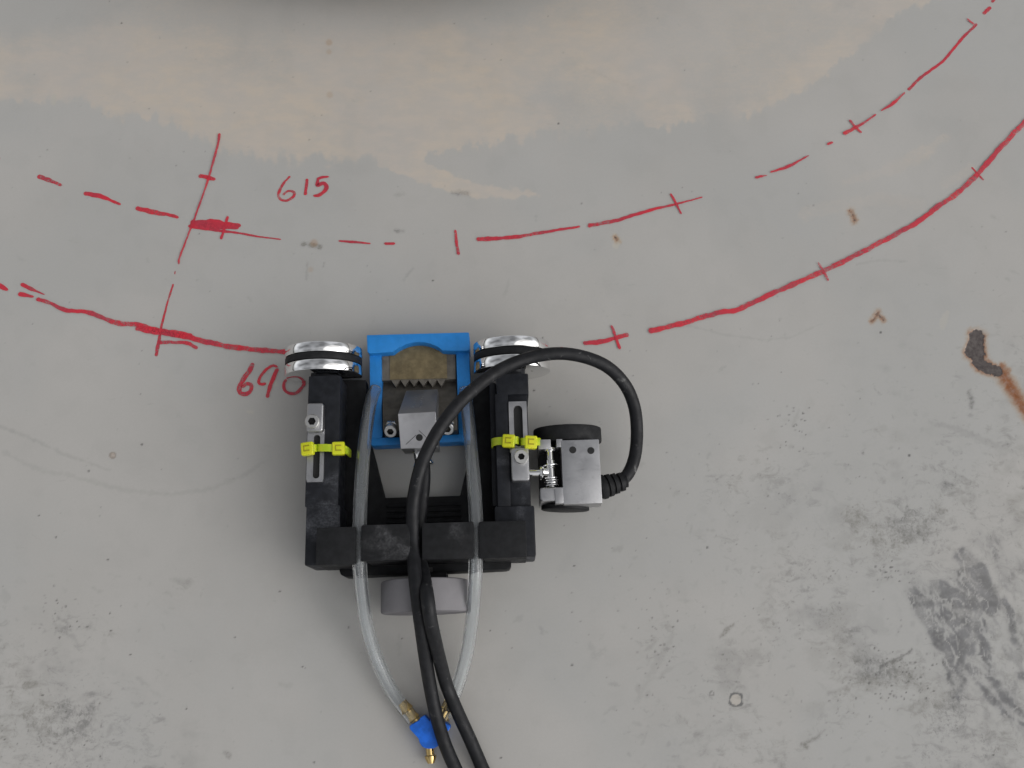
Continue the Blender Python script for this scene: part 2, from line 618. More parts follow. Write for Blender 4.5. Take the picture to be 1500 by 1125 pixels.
    # hand-placed smears and long scratches
    for pts, k, soft in (
            ([(0, 624, 2), (40, 640, 2), (100, 668, 2), (160, 688, 1.5)], 0.34, 3), ([(5, 662, 2), (60, 690, 3), (110, 698, 2)], 0.25, 4),
            ([(110, 700, 2), (190, 719, 3), (250, 724, 2), (310, 716, 2), (360, 694, 2), (396, 670, 1.5)], 0.28, 4),
            ([(1005, 476, 1), (1060, 490, 1), (1120, 498, 1), (1160, 494, 1), (1203, 474, 0.8)], 0.26, 2),
            ([(1255, 387, 1.2), (1290, 381, 1.5), (1328, 383, 1)], 0.28, 2), ([(1362, 618, 3), (1400, 628, 5), (1440, 645, 4), (1490, 664, 2)], 0.36, 4),
            ([(1290, 977, 2), (1315, 965, 3), (1335, 953, 2)], 0.75, 3), ([(1215, 1015, 2), (1270, 1000, 2.5), (1330, 975, 2)], 0.4, 5),
            ([(1260, 1010, 4), (1300, 1000, 6), (1350, 985, 6)], 0.35, 9), ([(1365, 868, 1.5), (1365, 860, 1), (1395, 790, 1)], 0.12, 3),
            ([(985, 930, 3), (965, 965, 5), (945, 1005, 4), (935, 1025, 2)], 0.28, 7), ([(1055, 935, 2), (1066, 920, 4), (1075, 914, 2)], 0.7, 3),
            ([(792, 920, 2), (796, 926, 3)], 0.5, 4), ([(865, 945, 3), (872, 960, 4), (885, 950, 3)], 0.3, 6),
            ([(1420, 575, 3), (1424, 590, 4), (1422, 598, 2)], 0.7, 3), ([(38, 1003, 6), (52, 1001, 4)], 0.6, 4), ([(329, 1102, 2), (334, 1106, 5)], 0.6, 3),
            ([(85, 905, 2), (98, 911, 2)], 0.6, 3), ([(255, 850, 3), (275, 855, 4)], 0.4, 5), ([(412, 1003, 3), (425, 1004, 3)], 0.3, 5),
            ([(130, 1030, 3), (137, 1050, 5), (120, 1065, 4)], 0.42, 8), ([(90, 1020, 4), (50, 1025, 3), (20, 1060, 3)], 0.28, 8), ([(80, 915, 3), (110, 935, 2), (117, 950, 2)], 0.4, 5),
            ([(580, 286, 2), (592, 284, 3)], 0.45, 4), ([(665, 283, 3), (685, 285, 3)], 0.6, 4), ([(444, 358, 2), (460, 360, 4), (470, 362, 2)], 0.85, 3),
            ([(578, 338, 2), (590, 339, 3)], 0.7, 3), ([(450, 385, 1), (449, 410, 1)], 0.5, 2), ([(475, 385, 1.5), (474, 391, 1)], 0.6, 2),
            ([(860, 100, 1.5), (900, 118, 2), (930, 127, 1)], 0.16, 4), ([(1180, 1088, 3), (1195, 1082, 2), (1210, 1068, 1)], 0.7, 3), ([(1178, 1090, 5), (1182, 1094, 4)], 0.7, 3),
            ([(1000, 1090, 3), (1050, 1078, 3), (1075, 1060, 5), (1090, 1075, 4)], 0.3, 8), ([(1400, 730, 3), (1425, 735, 4), (1420, 715, 3)], 0.5, 6),
            ([(1385, 708, 4), (1395, 712, 3)], 0.7, 3), ([(1130, 655, 1.5), (1112, 660, 1)], 0.4, 3)):
        m = local(X, Y, pts, 30)
        d, w = seg_dist(X[m], Y[m], pts)
        n = (fbm(X[m], Y[m], 6, 77, 4, 0.7) - 0.5) * soft * 2.6
        dirt[m] = np.maximum(dirt[m], k * (1 - sstep(d + n - w, -soft * 0.6, soft * 0.8)) * (0.6 + 0.4 * fbm(X[m], Y[m], 5, 79, 2)))
    dirt = np.clip(dirt, 0, 1)

    # ---- fine specks
    spk = np.zeros_like(X)
    def dot(x, y, r, k):
        m = local(X, Y, [(x, y)], r + 4)
        if m.any():
            d = np.hypot(X[m] - x, (Y[m] - y) * 1.1)
            spk[m] = np.maximum(spk[m], k * (1 - sstep(d, r * 0.5, r + 1.0)))
    for i in range(520):
        x, y = rs.uniform(-60, 1560), rs.uniform(-20, 1160)
        if rs.rand() < 0.55:
            x, y = 1180 + rs.normal(0, 190), 880 + rs.normal(0, 150)
        dot(x, y, rs.uniform(0.4, 1.0), rs.uniform(0.15, 0.6))
    for cx0, cy0, sx, sy, num in ((1160, 620, 12, 20, 26), (1300, 838, 14, 8, 22), (1320, 980, 30, 14, 40), (1300, 1010, 40, 24, 60), (965, 930, 20, 40, 34), (80, 905, 40, 20, 30), (90, 1080, 60, 30, 40)):
        for i in range(num):
            dot(cx0 + rs.normal(0, sx), cy0 + rs.normal(0, sy), rs.uniform(0.4, 1.4), rs.uniform(0.2, 0.9))
    for x, y, r in ((818, 181, 1.6), (1332, 667, 2.4), (1290, 487, 2), (178, 34, 1.4), (634, 411, 1.6), (208, 651, 2.2), (130, 690, 1.6), (57, 755, 1.5), (82, 787, 1.6), (158, 820, 1.6), (191, 959, 1.4), (273, 1038, 1.5),
                    (344, 934, 1.2), (410, 866, 1.5), (460, 1117, 1.7), (443, 977, 1.4), (511, 919, 1.4), (589, 935, 1.2), (718, 924, 1.3), (734, 1110, 2), (838, 974, 1.8), (841, 829, 1.5), (1036, 802, 1.8), (1455, 1106, 1.5), (782, 572, 2), (795, 495, 1.4)):
        dot(x, y, r * 0.75, 0.85)

    # ---- spilled grey paint that ran down the plate (lower right)
    runs = np.zeros_like(X)
    rm = (X > 1290) & (Y > 730)
    xr, yr = X[rm], Y[rm]
    out = np.zeros(xr.shape)
    jag = (fbm(xr, yr, 26, 81, 4, 0.6) - 0.5) * 26 + (fbm(xr, yr, 6, 84, 3) - 0.5) * 8
    for pts, k in (
            ([(1338, 872, 12), (1352, 890, 16), (1372, 905, 20), (1385, 935, 20), (1395, 950, 14)], 0.85),
            ([(1378, 868, 18), (1400, 890, 26), (1420, 915, 26), (1415, 945, 16)], 0.75), ([(1412, 815, 14), (1425, 845, 24), (1440, 870, 20), (1452, 890, 14)], 0.72),
            ([(1430, 790, 10), (1455, 800, 12), (1470, 835, 12), (1478, 850, 8)], 0.5),
            ([(1392, 955, 9), (1390, 975, 8), (1390, 995, 5), (1397, 1003, 4)], 0.95), ([(1410, 955, 8), (1404, 985, 6), (1410, 1000, 6), (1404, 1020, 8), (1398, 1022, 5)], 0.85),
            ([(1470, 880, 6), (1482, 905, 8), (1485, 935, 8), (1493, 948, 9)], 0.75), ([(1458, 885, 5), (1446, 885, 6), (1440, 905, 6), (1438, 935, 6), (1447, 960, 9), (1447, 990, 5), (1458, 1002, 7), (1475, 1025, 7), (1500, 1048, 6)], 0.92),
            ([(1418, 978, 8), (1430, 985, 10)], 0.75), ([(1434, 1000, 4), (1448, 1018, 7), (1460, 1030, 6), (1475, 1048, 5), (1500, 1062, 5)], 0.85),
            ([(1495, 990, 6), (1510, 995, 6)], 0.8), ([(1468, 850, 6), (1475, 862, 4)], 0.6), ([(1490, 815, 4), (1500, 830, 8)], 0.6)):
        d, w = seg_dist(xr, yr, pts)
        out = np.maximum(out, k * (1 - sstep(d + jag * 0.45 - w * 1.08, -5.0, 4.5)))
    wx, wy = xr + 10 * fbm(xr, yr, 18, 97, 3), yr + 10 * fbm(xr, yr, 18, 98, 3)
    vein = np.abs(fbm(wx * 1.0 - wy * 0.45, (wy + wx * 0.3) * 0.34, 15, 91, 3) - 0.5)
    web = np.abs(fbm(wx, wy, 13, 93, 3) - 0.5)
    out *= 0.34 + 0.66 * sstep(vein, 0.004, 0.05)
    out *= 0.72 + 0.28 * sstep(web, 0.004, 0.04)
    out *= 0.68 + 0.5 * sstep(fbm(xr, yr, 18, 95, 4, 0.65), 0.34, 0.62)
    # a thin, patchy film round the runs
    dF, wF = seg_dist(xr, yr, [(1350, 880, 30), (1400, 900, 55), (1440, 850, 45), (1470, 930, 60), (1480, 1040, 50)])
    out = np.maximum(out, 0.48 * (1 - sstep(dF - wF, -25, 25)) * sstep(fbm(xr * 1.2 - yr * 0.4, yr * 0.6, 14, 99, 4, 0.6), 0.46, 0.66))
    runs[rm] = np.clip(out, 0, 1)

    # ---- rust: chipped blister with a tail, and small pits
    rust = np.zeros_like(X)
    core = np.zeros_like(X)
    m = (X > 1370) & (Y > 450) & (Y < 660)
    xr, yr = X[m], Y[m]
    n1 = (fbm(xr, yr, 8, 101, 4, 0.75) - 0.5) * 13
    dC, wC = seg_dist(xr, yr, [(1431, 494, 11), (1428, 515, 12.5), (1436, 532, 9), (1450, 540, 8), (1463, 544, 6.5)])
    core[m] = 1 - sstep(dC + n1 * 0.7 - wC, -0.8, 1.0)
    halo = 0.95 * (1 - sstep(dC + n1 * 0.8 - wC, -2, 8.5)) * (0.35 + 0.65 * sstep(fbm(xr, yr, 20, 103, 2), 0.35, 0.6))
    dT, wT = seg_dist(xr, yr, [(1466, 542, 9), (1474, 558, 11.5), (1485, 575, 11.5), (1500, 598, 10.5), (1518, 628, 9)])
    tail = (1 - sstep(dT + n1 * 0.7 - wT, -9, 6))
    d3, w3 = seg_dist(xr, yr, [(1466, 535, 4), (1472, 545, 8)])
    rust[m] = np.maximum(np.maximum(halo, tail), 0.9 * (1 - sstep(d3 + n1 - w3, -3, 5)))
    for x, y, pts in ((1248, 317, [(1245, 309, 2), (1249, 316, 2.6), (1252, 323, 3)]), (1285, 465, [(1286, 458, 2), (1281, 466, 3), (1278, 470, 2)]), (1290, 468, [(1286, 460, 2), (1293, 468, 2.6)]),
                      (905, 350, [(902, 348, 1.5), (904, 352, 2)])):
        mm = local(X, Y, pts, 16)
        d, w = seg_dist(X[mm], Y[mm], pts)
        n = (fbm(X[mm], Y[mm], 5, 107, 4, 0.8) - 0.5) * 9
        rust[mm] = np.maximum(rust[mm], 0.8 * (1 - sstep(d + n - w, -2.5, 6)))
        core[mm] = np.maximum(core[mm], 0.55 * (1 - sstep(d + n - w * 0.6, -1, 1.5)))
    for x, y, r, k in ((482, 62, 5, 0.3), (482, 76, 4, 0.24), (483, 139, 5, 0.22), (460, 356, 6, 0.35), (165, 667, 5, 0.25), (455, 395, 4, 0.2)):
        d = np.hypot(X - x, Y - y)
        rust = np.maximum(rust, k * (1 - sstep(d, r * 0.6, r + 1.5)))

    # ---- pale chips and the round plug
    chip = np.zeros_like(X)
    for pts, k in (([(902, 346, 3), (906, 353, 5), (902, 360, 4)], 0.9), ([(1388, 458, 3), (1383, 470, 6), (1380, 480, 3)], 0.45), ([(79, 140, 3), (78, 150, 3)], 0.7), ([(362, 603, 2), (370, 604, 2)], 0.6),
                   ([(392, 562, 3), (400, 560, 4), (404, 564, 2)], 0.8)):
        mm = local(X, Y, pts, 16)
        d, w = seg_dist(X[mm], Y[mm], pts)
        n = (fbm(X[mm], Y[mm], 5, 111, 3) - 0.5) * 5
        chip[mm] = np.maximum(chip[mm], k * (1 - sstep(d + n - w, -1, 1.5)))
    d = np.hypot(X - 1078, Y - 1025)
    plug = 1 - sstep(d, 7.2, 8.4)
    ring = sstep(d, 7.0, 8.4) * (1 - sstep(d + (fbm(X, Y, 8, 115, 3) - 0.5) * 6, 9.5, 12.5))
    dirt = np.maximum(dirt * (1 - plug), ring * 0.95)
    beige = np.maximum(beige, plug * 0.95)
    chip = np.maximum(chip, plug * 0.25)
    ring2 = np.abs(np.hypot(X - 165, Y - 667) - 4) < 1.4
    spk = np.maximum(spk, ring2 * 0.3)
    ring3 = np.abs(np.hypot(X - 1043, Y - 1016) - 3) < 1.0
    spk = np.maximum(spk, ring3 * 0.4)

    # ---- heights: fillet up to the nozzle, chips a little deep
    r = np.hypot(gx - NOZ.x, gy - NOZ.y)
    dd = np.clip(FOOT - r, 0, FILLET * 0.96)
    z = FILLET - np.sqrt(FILLET ** 2 - dd ** 2)
    z = z - 0.25 * core - 0.08 * chip
    far = (np.abs(gx) > 372) | (gy < -236) | (gy > 292)
    for a in (beige, dirt, spk, runs, rust, core, chip, zone):
        a[far] *= 0.0 if a is not beige else 0.5

    me = bpy.data.meshes.new("vessel_wall")
    co = np.stack([gx, gy, z], -1).reshape(-1, 3) * S
    me.vertices.add(nx * ny)
    me.vertices.foreach_set("co", co.astype(np.float32).ravel())
    idx = np.arange(nx * ny, dtype=np.int32).reshape(ny, nx)
    quads = np.stack([idx[:-1, :-1], idx[:-1, 1:], idx[1:, 1:], idx[1:, :-1]], -1).reshape(-1, 4)
    nq = len(quads)
    me.loops.add(nq * 4)
    me.loops.foreach_set("vertex_index", quads.ravel())
    me.polygons.add(nq)
    me.polygons.foreach_set("loop_start", np.arange(0, nq * 4, 4, dtype=np.int32))
    me.polygons.foreach_set("loop_total", np.full(nq, 4, dtype=np.int32))
    me.polygons.foreach_set("use_smooth", np.ones(nq, dtype=bool))
    me.update(calc_edges=True)
    for nm, ch in (("stain_a", (beige, dirt, runs, rust)), ("stain_b", (core, chip, spk, zone))):
        at = me.attributes.new(nm, 'FLOAT_COLOR', 'POINT')
        at.data.foreach_set("color", np.stack(ch, -1).reshape(-1).astype(np.float32))
    o = bpy.data.objects.new("vessel_wall", me)
    COL.objects.link(o)
    return o


def plate_material():
    m = Mat("grey_enamel")

    def attr(name):
        a = m.n.new("ShaderNodeAttribute")
        a.attribute_name = name
        s = m.n.new("ShaderNodeSeparateColor")
        m.l.new(a.outputs["Color"], s.inputs[0])
        return s.outputs[0], s.outputs[1], s.outputs[2], a.outputs["Alpha"]
    beige, dirt, runs, rust = attr("stain_a")
    core, chip, spk, zone = attr("stain_b")
    cloud = m.ramp(m.noise(9, 5, 0.55), 0.3, 0.7)
    cool = m.ramp(m.noise(6, 3), 0.42, 0.6)
    base = m.mix(cloud, (0.414, 0.402, 0.381), (0.444, 0.431, 0.410))
    base = m.mix(m.math('MULTIPLY', cool, 0.45), base, (0.394, 0.397, 0.387))
    fine = m.ramp(m.noise(650, 4, 0.7), 0.3, 0.7)
    base = m.mix(m.math('MULTIPLY', fine, 0.07), base, (0.26, 0.26, 0.25))
    bn = m.ramp(m.noise(60, 5, 0.65, (1, 2, 1)), 0.35, 0.7, 0.55, 1.0)
    bcol = m.mix(m.ramp(m.noise(14, 4), 0.35, 0.65), (0.550, 0.475, 0.390), (0.505, 0.455, 0.405))
    crisp = lambda v, sc, amp, lo, hi, st=None: m.ramp(m.math('ADD', v, m.math('MULTIPLY', m.math('SUBTRACT', m.noise(sc, 6, 0.72, st), 0.5), amp)), lo, hi)
    bfac = m.math('ADD', m.math('MULTIPLY', crisp(beige, 260, 1.1, 0.10, 0.80, (1, 1.7, 1)), 0.50), m.math('MULTIPLY', beige, 0.40))
    base = m.mix(m.math('MULTIPLY', bfac, bn), base, bcol)
    dcol = m.mix(m.ramp(m.noise(18, 3), 0.42, 0.62), (0.118, 0.118, 0.117), (0.165, 0.158, 0.135))
    base = m.mix(m.math('MULTIPLY', dirt, 0.58), base, dcol)
    base = m.mix(m.math('MULTIPLY', crisp(dirt, 700, 1.5, 0.36, 0.95), 0.75), base, dcol)
    for sc, st, off, wd, amt in ((95, (1, 1.5, 1), 0.70, 0.18, 0.42), (230, (1.4, 1, 1), 0.77, 0.15, 0.55), (620, None, 0.79, 0.14, 0.42)):
        n = m.noise(sc, 9, 0.70, st, 0.5)
        lo = m.math('SUBTRACT', off, m.math('MULTIPLY', zone, 0.39))
        k = m.math('DIVIDE', m.math('SUBTRACT', n, lo), wd)
        c = m.n.new("ShaderNodeClamp")
        m.l.new(k, c.inputs[0])
        base = m.mix(m.math('MULTIPLY', c.outputs[0], amt), base, dcol)
    gfac = m.math('ADD', m.math('MULTIPLY', crisp(runs, 420, 0.8, 0.25, 0.95), 0.38), m.math('MULTIPLY', runs, 0.44))
    base = m.mix(gfac, base, m.mix(m.ramp(m.noise(110, 4), 0.35, 0.65), (0.105, 0.105, 0.108), (0.165, 0.165, 0.172)))
    base = m.mix(chip, base, (0.46, 0.44, 0.39))
    rn = m.ramp(m.noise(300, 5, 0.7), 0.3, 0.7)
    rcol = m.mix(rust, (0.40, 0.24, 0.10), m.mix(rn, (0.27, 0.095, 0.030), (0.21, 0.080, 0.032)))
    rf = m.n.new("ShaderNodeMath")
    rf.operation = 'POWER'
    m.l.new(rust, rf.inputs[0])
    rf.inputs[1].default_value = 0.9
    base = m.mix(m.math('MULTIPLY', rf.outputs[0], m.ramp(m.noise(320, 5, 0.75), 0.28, 0.6, 0.7, 1.0)), base, rcol)
    ccol = m.mix(rn, (0.058, 0.047, 0.046), (0.125, 0.108, 0.102))
    base = m.mix(crisp(core, 420, 1.2, 0.30, 0.78), base, ccol)
    base = m.mix(spk, base, (0.045, 0.043, 0.040))
    m.to(base, "Base Color")
    m.to(m.ramp(m.noise(40, 4), 0.3, 0.7, 0.50, 0.64), "Roughness")
    m.set(Specular_IOR_Level=0.28)
    h = m.math('ADD', m.math('MULTIPLY', m.noise(700, 4, 0.6), 0.25), m.math('MULTIPLY', m.noise(60, 3), 0.6))
    h = m.math('SUBTRACT', h, m.math('MULTIPLY', core, 1.0))
    h = m.math('ADD', h, m.math('MULTIPLY', runs, 0.5))
    m.bump(h, 0.35, 0.0004)
    return m.m


PLATE = plate_material()
plate = build_plate()
plate.data.materials.append(PLATE)
setp(plate, label="grey painted steel vessel wall, beige primer patch, grime and rust", kind="structure")
INV[plate.name] = Matrix.Identity(4)

_z = Mat("nozzle_paint")
_z.to(_z.mix(_z.ramp(_z.noise(12, 5), 0.3, 0.7), (0.25, 0.245, 0.235), (0.30, 0.285, 0.265)), "Base Color")
_z.set(Roughness=0.55)
neck_r = FOOT - FILLET * 0.96
neck = lathe([(neck_r + 0.6, 18), (neck_r, 28), (neck_r - 1, 46), (SHADE_FLANGE - 2, 46), (SHADE_FLANGE, 48), (SHADE_FLANGE, 58), (SHADE_FLANGE - 2, 60), (neck_r - 20, 60), (neck_r - 20, 200), (0, 200)], 200,
             Matrix.Translation((NOZ.x, NOZ.y, 0)), cap=False)
setp(obj("nozzle_neck_shade_flange", neck, _z.m, None, (NOZ.x, NOZ.y, 0)), label="painted nozzle with an added unseen flange that shades the vessel wall", kind="structure")

# ------------------------------------------------------------------ red marker lines and figures on the plate
ZL = [0.10]


def stroke_into(bm, pts, w, seed=0):
    """hand-drawn marker stroke: pts are photograph pixels on the plate, w its width in mm (number or start/middle/end)"""
    ZL[0] += 0.05
    path = spline([P(x, y, 0) for x, y in pts], 0.8)
    rr = random.Random(seed + len(path))
    n = len(path)
    ph = [rr.uniform(0, 6.28) for _ in range(6)]
    L, R = [], []
    for i, p in enumerate(path):
        t = i / max(1, n - 1)
        T = (path[min(i + 1, n - 1)] - path[max(i - 1, 0)])
        T = T.normalized() if T.length > 1e-6 else Vector((1, 0, 0))
        N = Vector((-T.y, T.x, 0))
        ww = w if isinstance(w, (int, float)) else (w[0] + (w[1] - w[0]) * t * 2 if t < 0.5 else w[1] + (w[2] - w[1]) * (t * 2 - 1))
        end = min(1.0, 0.45 + 1.1 * math.sqrt(min(i, n - 1 - i) * 0.8 / max(ww, 0.4)))
        ww *= 0.98
        a = ww / 2 * end * (1 + 0.13 * math.sin(i * 0.31 + ph[0]) + 0.09 * math.sin(i * 0.83 + ph[1])) + rr.uniform(-0.08, 0.08)
        b = ww / 2 * end * (1 + 0.13 * math.sin(i * 0.27 + ph[2]) + 0.09 * math.sin(i * 0.71 + ph[3])) + rr.uniform(-0.08, 0.08)
        L.append(bm.verts.new((p.x + N.x * a, p.y + N.y * a, ZL[0])))
        R.append(bm.verts.new((p.x - N.x * b, p.y - N.y * b, ZL[0])))
    for i in range(n - 1):
        bm.faces.new((L[i], R[i], R[i + 1], L[i + 1]))
    if ZL[0] > 0.75:
        ZL[0] = 0.10


def mark(name, strokes, label=None):
    bm = bmesh.new()
    for k, (pts, w) in enumerate(strokes):
        stroke_into(bm, pts, w, k)
    return obj(name, bm, RED, plate, smooth=0, label=label)


for pts, w in (
        ([(0, 233), (-12, 228)], 2.0), ([(55, 258), (72, 264), (91, 272)], (3.2, 2.8, 2.2)), ([(123, 283), (148, 288), (177, 300)], (3.4, 3.0, 1.6)), ([(199, 305), (225, 311), (247, 315), (262, 319)], (3.4, 3.4, 1.8)),
        ([(496, 353), (520, 355), (543, 357)], (1.2, 1.8, 1.2)), ([(563, 357), (579, 357)], 1.8), ([(698, 351), (750, 348), (800, 340), (850, 332)], (3.0, 2.4, 1.5)),
        ([(861, 331), (900, 324), (950, 309), (1000, 297), (1029, 289)], (2.8, 2.2, 0.8)), ([(1106, 261), (1113, 259), (1124, 257)], (2.4, 1.6, 0.6)), ([(1128, 253), (1155, 244), (1185, 228)], (1.4, 2.2, 0.8)),
        ([(1211, 212), (1220, 209)], 1.9), ([(1235, 197), (1250, 189), (1266, 180), (1283, 168)], (3.2, 1.8, 1.2)), ([(1290, 163), (1308, 152), (1325, 136)], (1.2, 2.2, 1.2)),
        ([(1330, 132), (1352, 111), (1375, 95), (1390, 80), (1408, 58), (1431, 35)], (2.2, 1.9, 2.0)), ([(1440, 21), (1451, 10)], 2.6), ([(1453, 4), (1462, -10)], 2.2),
        ([(-12, 414), (0, 419), (12, 425)], (3.5, 3.2, 2.0)), ([(31, 416), (45, 423), (66, 432)], (2.6, 2.2, 0.7)), ([(27, 431), (40, 433), (50, 435)], (3.2, 2.8, 1.2)),
        ([(804, 513), (825, 510)], (2.0, 2.2, 1.8)), ([(854, 503), (880, 501), (900, 496), (921, 490)], (3.0, 3.0, 2.6)),
        ([(233, 502), (262, 502), (275, 503), (290, 511)], (2.2, 2.4, 2.2))):
    mark("marker_dash", [(pts, w)])
mark("marker_line", [([(54, 438), (75, 445), (98, 455), (130, 458), (170, 473), (200, 476), (233, 485), (282, 496), (330, 507), (380, 513), (440, 517)], (2.4, 3.6, 3.2)),
                     ([(199, 481), (240, 487), (282, 492)], (3.5, 5.0, 3.0))], "red outer line left of the scanner")
mark("marker_line", [([(950, 486), (1000, 474), (1050, 459), (1080, 454), (1130, 431), (1205, 398), (1250, 376), (1300, 350), (1345, 325), (1372, 304), (1400, 285), (1432, 255), (1466, 216), (1500, 180), (1530, 148)], (3.4, 3.3, 3.4))],
     "red outer line right of the scanner")
mark("marker_line", [([(322, 196), (319, 215), (312, 240), (305, 265), (290, 308), (282, 330), (265, 374), (262, 388)], (1.8, 1.3, 1.3)),
                     ([(254, 416), (245, 445), (236, 482), (229, 522)], (1.2, 1.4, 2.6)), ([(257, 397), (256, 402)], 0.8)], "red line drawn across both arcs")
mark("marker_patch", [([(279, 327), (300, 327), (320, 328), (353, 331)], (4.4, 6.0, 2.2)), ([(290, 330), (330, 333), (350, 334)], (3.0, 4.0, 2.0))], "thick red bar at the crossing")
mark("marker_dash", [([(276, 331), (310, 337), (345, 341), (380, 347), (412, 351)], (2.4, 1.6, 0.8))])
for pts, w in (([(291, 258), (303, 260), (316, 263)], (2.6, 3.0, 2.2)), ([(334, 317), (329, 335), (324, 351)], (1.6, 1.8, 2.2)), ([(667, 337), (669, 356), (672, 374)], (1.6, 1.8, 2.4)),
               ([(982, 284), (990, 298), (998, 314)], (1.6, 1.4, 1.4)), ([(1244, 176), (1252, 186), (1262, 195)], (1.8, 1.5, 1.5)), ([(1416, 28), (1427, 37)], (1.3, 1.5, 1.6)),
               ([(895, 477), (902, 494), (908, 512)], (1.8, 1.8, 1.8)), ([(1198, 385), (1206, 398), (1213, 412)], (1.5, 1.5, 1.6)), ([(1423, 245), (1432, 255), (1441, 264)], (1.3, 1.3, 1.4))):
    mark("marker_tick", [(pts, w)])
mark("handwritten_number", [([(425, 258), (414, 271), (408, 285), (411, 292), (420, 294), (429, 289), (431, 282), (423, 280), (414, 286)], (1.6, 2.0, 1.6)),
                            ([(450, 262), (449, 273), (447, 286)], (2.2, 2.2, 2.6)), ([(464, 263), (472, 260), (482, 259)], (2.0, 2.2, 1.4)), ([(466, 263), (465, 272), (474, 269), (479, 274), (475, 281), (468, 286), (459, 287)], (2.0, 3.2, 1.6))],
     "red handwritten 615")
mark("handwritten_number", [([(371, 532), (366, 542), (357, 556), (351, 568), (352, 576), (360, 578), (367, 573), (368, 565), (361, 563), (354, 568)], (3.2, 3.0, 2.2)),
                            ([(407, 538), (399, 536), (390, 542), (382, 551), (379, 560), (383, 563), (390, 562)], (1.6, 1.8, 2.4)), ([(407, 540), (402, 551), (397, 562), (394, 573), (392, 583)], (2.4, 2.6, 2.4)),
                            ([(420, 556), (416, 563), (418, 572), (426, 577), (436, 575), (443, 567), (445, 560), (434, 557), (421, 554)], (1.8, 2.2, 1.8))],
     "red handwritten 690")

# ------------------------------------------------------------------ the scanner: frame, wheels, blue probe bracket
scanner = thing("pipe_scanner", "black two-rail magnetic wheel scanner with blue front bracket", "scanner", ORG, PHI)
RZ = 40.0                                   # top of the rails
V = lambda u, v, z: DEV @ Vector((u, v, z))
AXV = DEV.to_3x3() @ Vector((0, 1, 0))      # scanner's own forward direction
AXU = DEV.to_3x3() @ Vector((1, 0, 0))

# side rails: a long bar with a wider rear foot
lrail = join(dbox(449, 550, 497, 742, 9, RZ, 1.0), dbox(447, 740, 497.5, 828, 9, RZ + 0.4, 1.2))
obj("side_rail", lrail, BLACK_METAL, scanner)
rrail = join(dbox(727, 547, 774, 578, 9, RZ, 1.0), dbox(727, 577, 746, 742, 9, RZ, 0.6), dbox(744, 578, 775, 742, 9, RZ - 2.2, 0.5), dbox(725, 741, 784, 816, 9, RZ + 0.4, 1.2),
             dbox(719, 560, 729, 742, 9, RZ - 7, 1.2))
obj("side_rail", rrail, BLACK_METAL, scanner)
# low frame between the rails, open in the middle
base_pts = [(497, 556), (536, 556), (540, 640), (546, 662), (563, 729), (674, 726), (688, 664), (694, 560), (724, 560), (727, 818), (497, 826)]
obj("base_frame", pxpoly(base_pts, 7, 17, 0.8), BLACK_PRINT, scanner)
for k in range(4):
    y = 738 + k * 8
    obj("rib", dbox(566, y, 676, y + 4, 16.5, 18.2, 0.4, 1), BLACK_PRINT, scanner)
rear = pxpoly([(497, 800), (748, 790), (749, 826), (747, 832), (742, 834), (505, 845), (499, 842), (497, 836)], 8, 24, 0.8)
obj("rear_plate", rear, BLACK_PRINT, scanner)


# four clip blocks with lips that hold hoses and cables
def clip(x0, x1, y0, y1, ztop, left=None, right=None):
    """block whose side next to a hose is hollowed under a lip"""
    ym = (y0 + y1) / 2
    u0, u1 = D(x0, ym, ztop).x, D(x1, ym, ztop).x
    v0, v1 = D((x0 + x1) / 2, y1, ztop).y, D((x0 + x1) / 2, y0, ztop).y
    z0 = 16.0
    prof = [(u0, ztop), (u1, ztop)]
    if right:
        rr, zc = right
        prof += [(u1, zc + rr * 0.75), (u1 - 2.0, zc), (u1 - 2.0, z0 + 2)]
        prof += [(u1 - 2.0, z0)]
    else:
        prof += [(u1, z0)]
    if left:
        rr, zc = left
        prof += [(u0 + 2.0, z0), (u0 + 2.0, zc), (u0, zc + rr * 0.75)]
    else:
        prof += [(u0, z0)]
    bm = bmesh.new()
    a = [bm.verts.new((u, v0, z)) for u, z in prof]
    b = [bm.verts.new((u, v1, z)) for u, z in prof]
    n = len(prof)
    bm.faces.new(a)
    bm.faces.new(b[::-1])
    for i in range(n):
        bm.faces.new((a[i], b[i], b[(i + 1) % n], a[(i + 1) % n]))
    bmesh.ops.recalc_face_normals(bm, faces=bm.faces[:])
    bevel(bm, 0.7, 2)
    bm.transform(DEV)
    return bm


obj("clip_block", clip(463, 521, 772, 827, 50, None, (4.2, 44)), BLACK_PRINT2, scanner)
obj("clip_block", clip(529, 601, 768, 821, 50.5, (4.2, 44), (4.2, 45)), BLACK_PRINT2, scanner)
obj("clip_block", clip(618, 694, 765, 819, 50.5, (4.2, 45), (4.2, 44)), BLACK_PRINT2, scanner)
obj("clip_block", clip(702, 771, 763, 817, 50, (4.2, 44), None), BLACK_PRINT2, scanner)


# magnetic wheels: two polished rims, a rubber ring between them, a hub
LEAN = 4.5


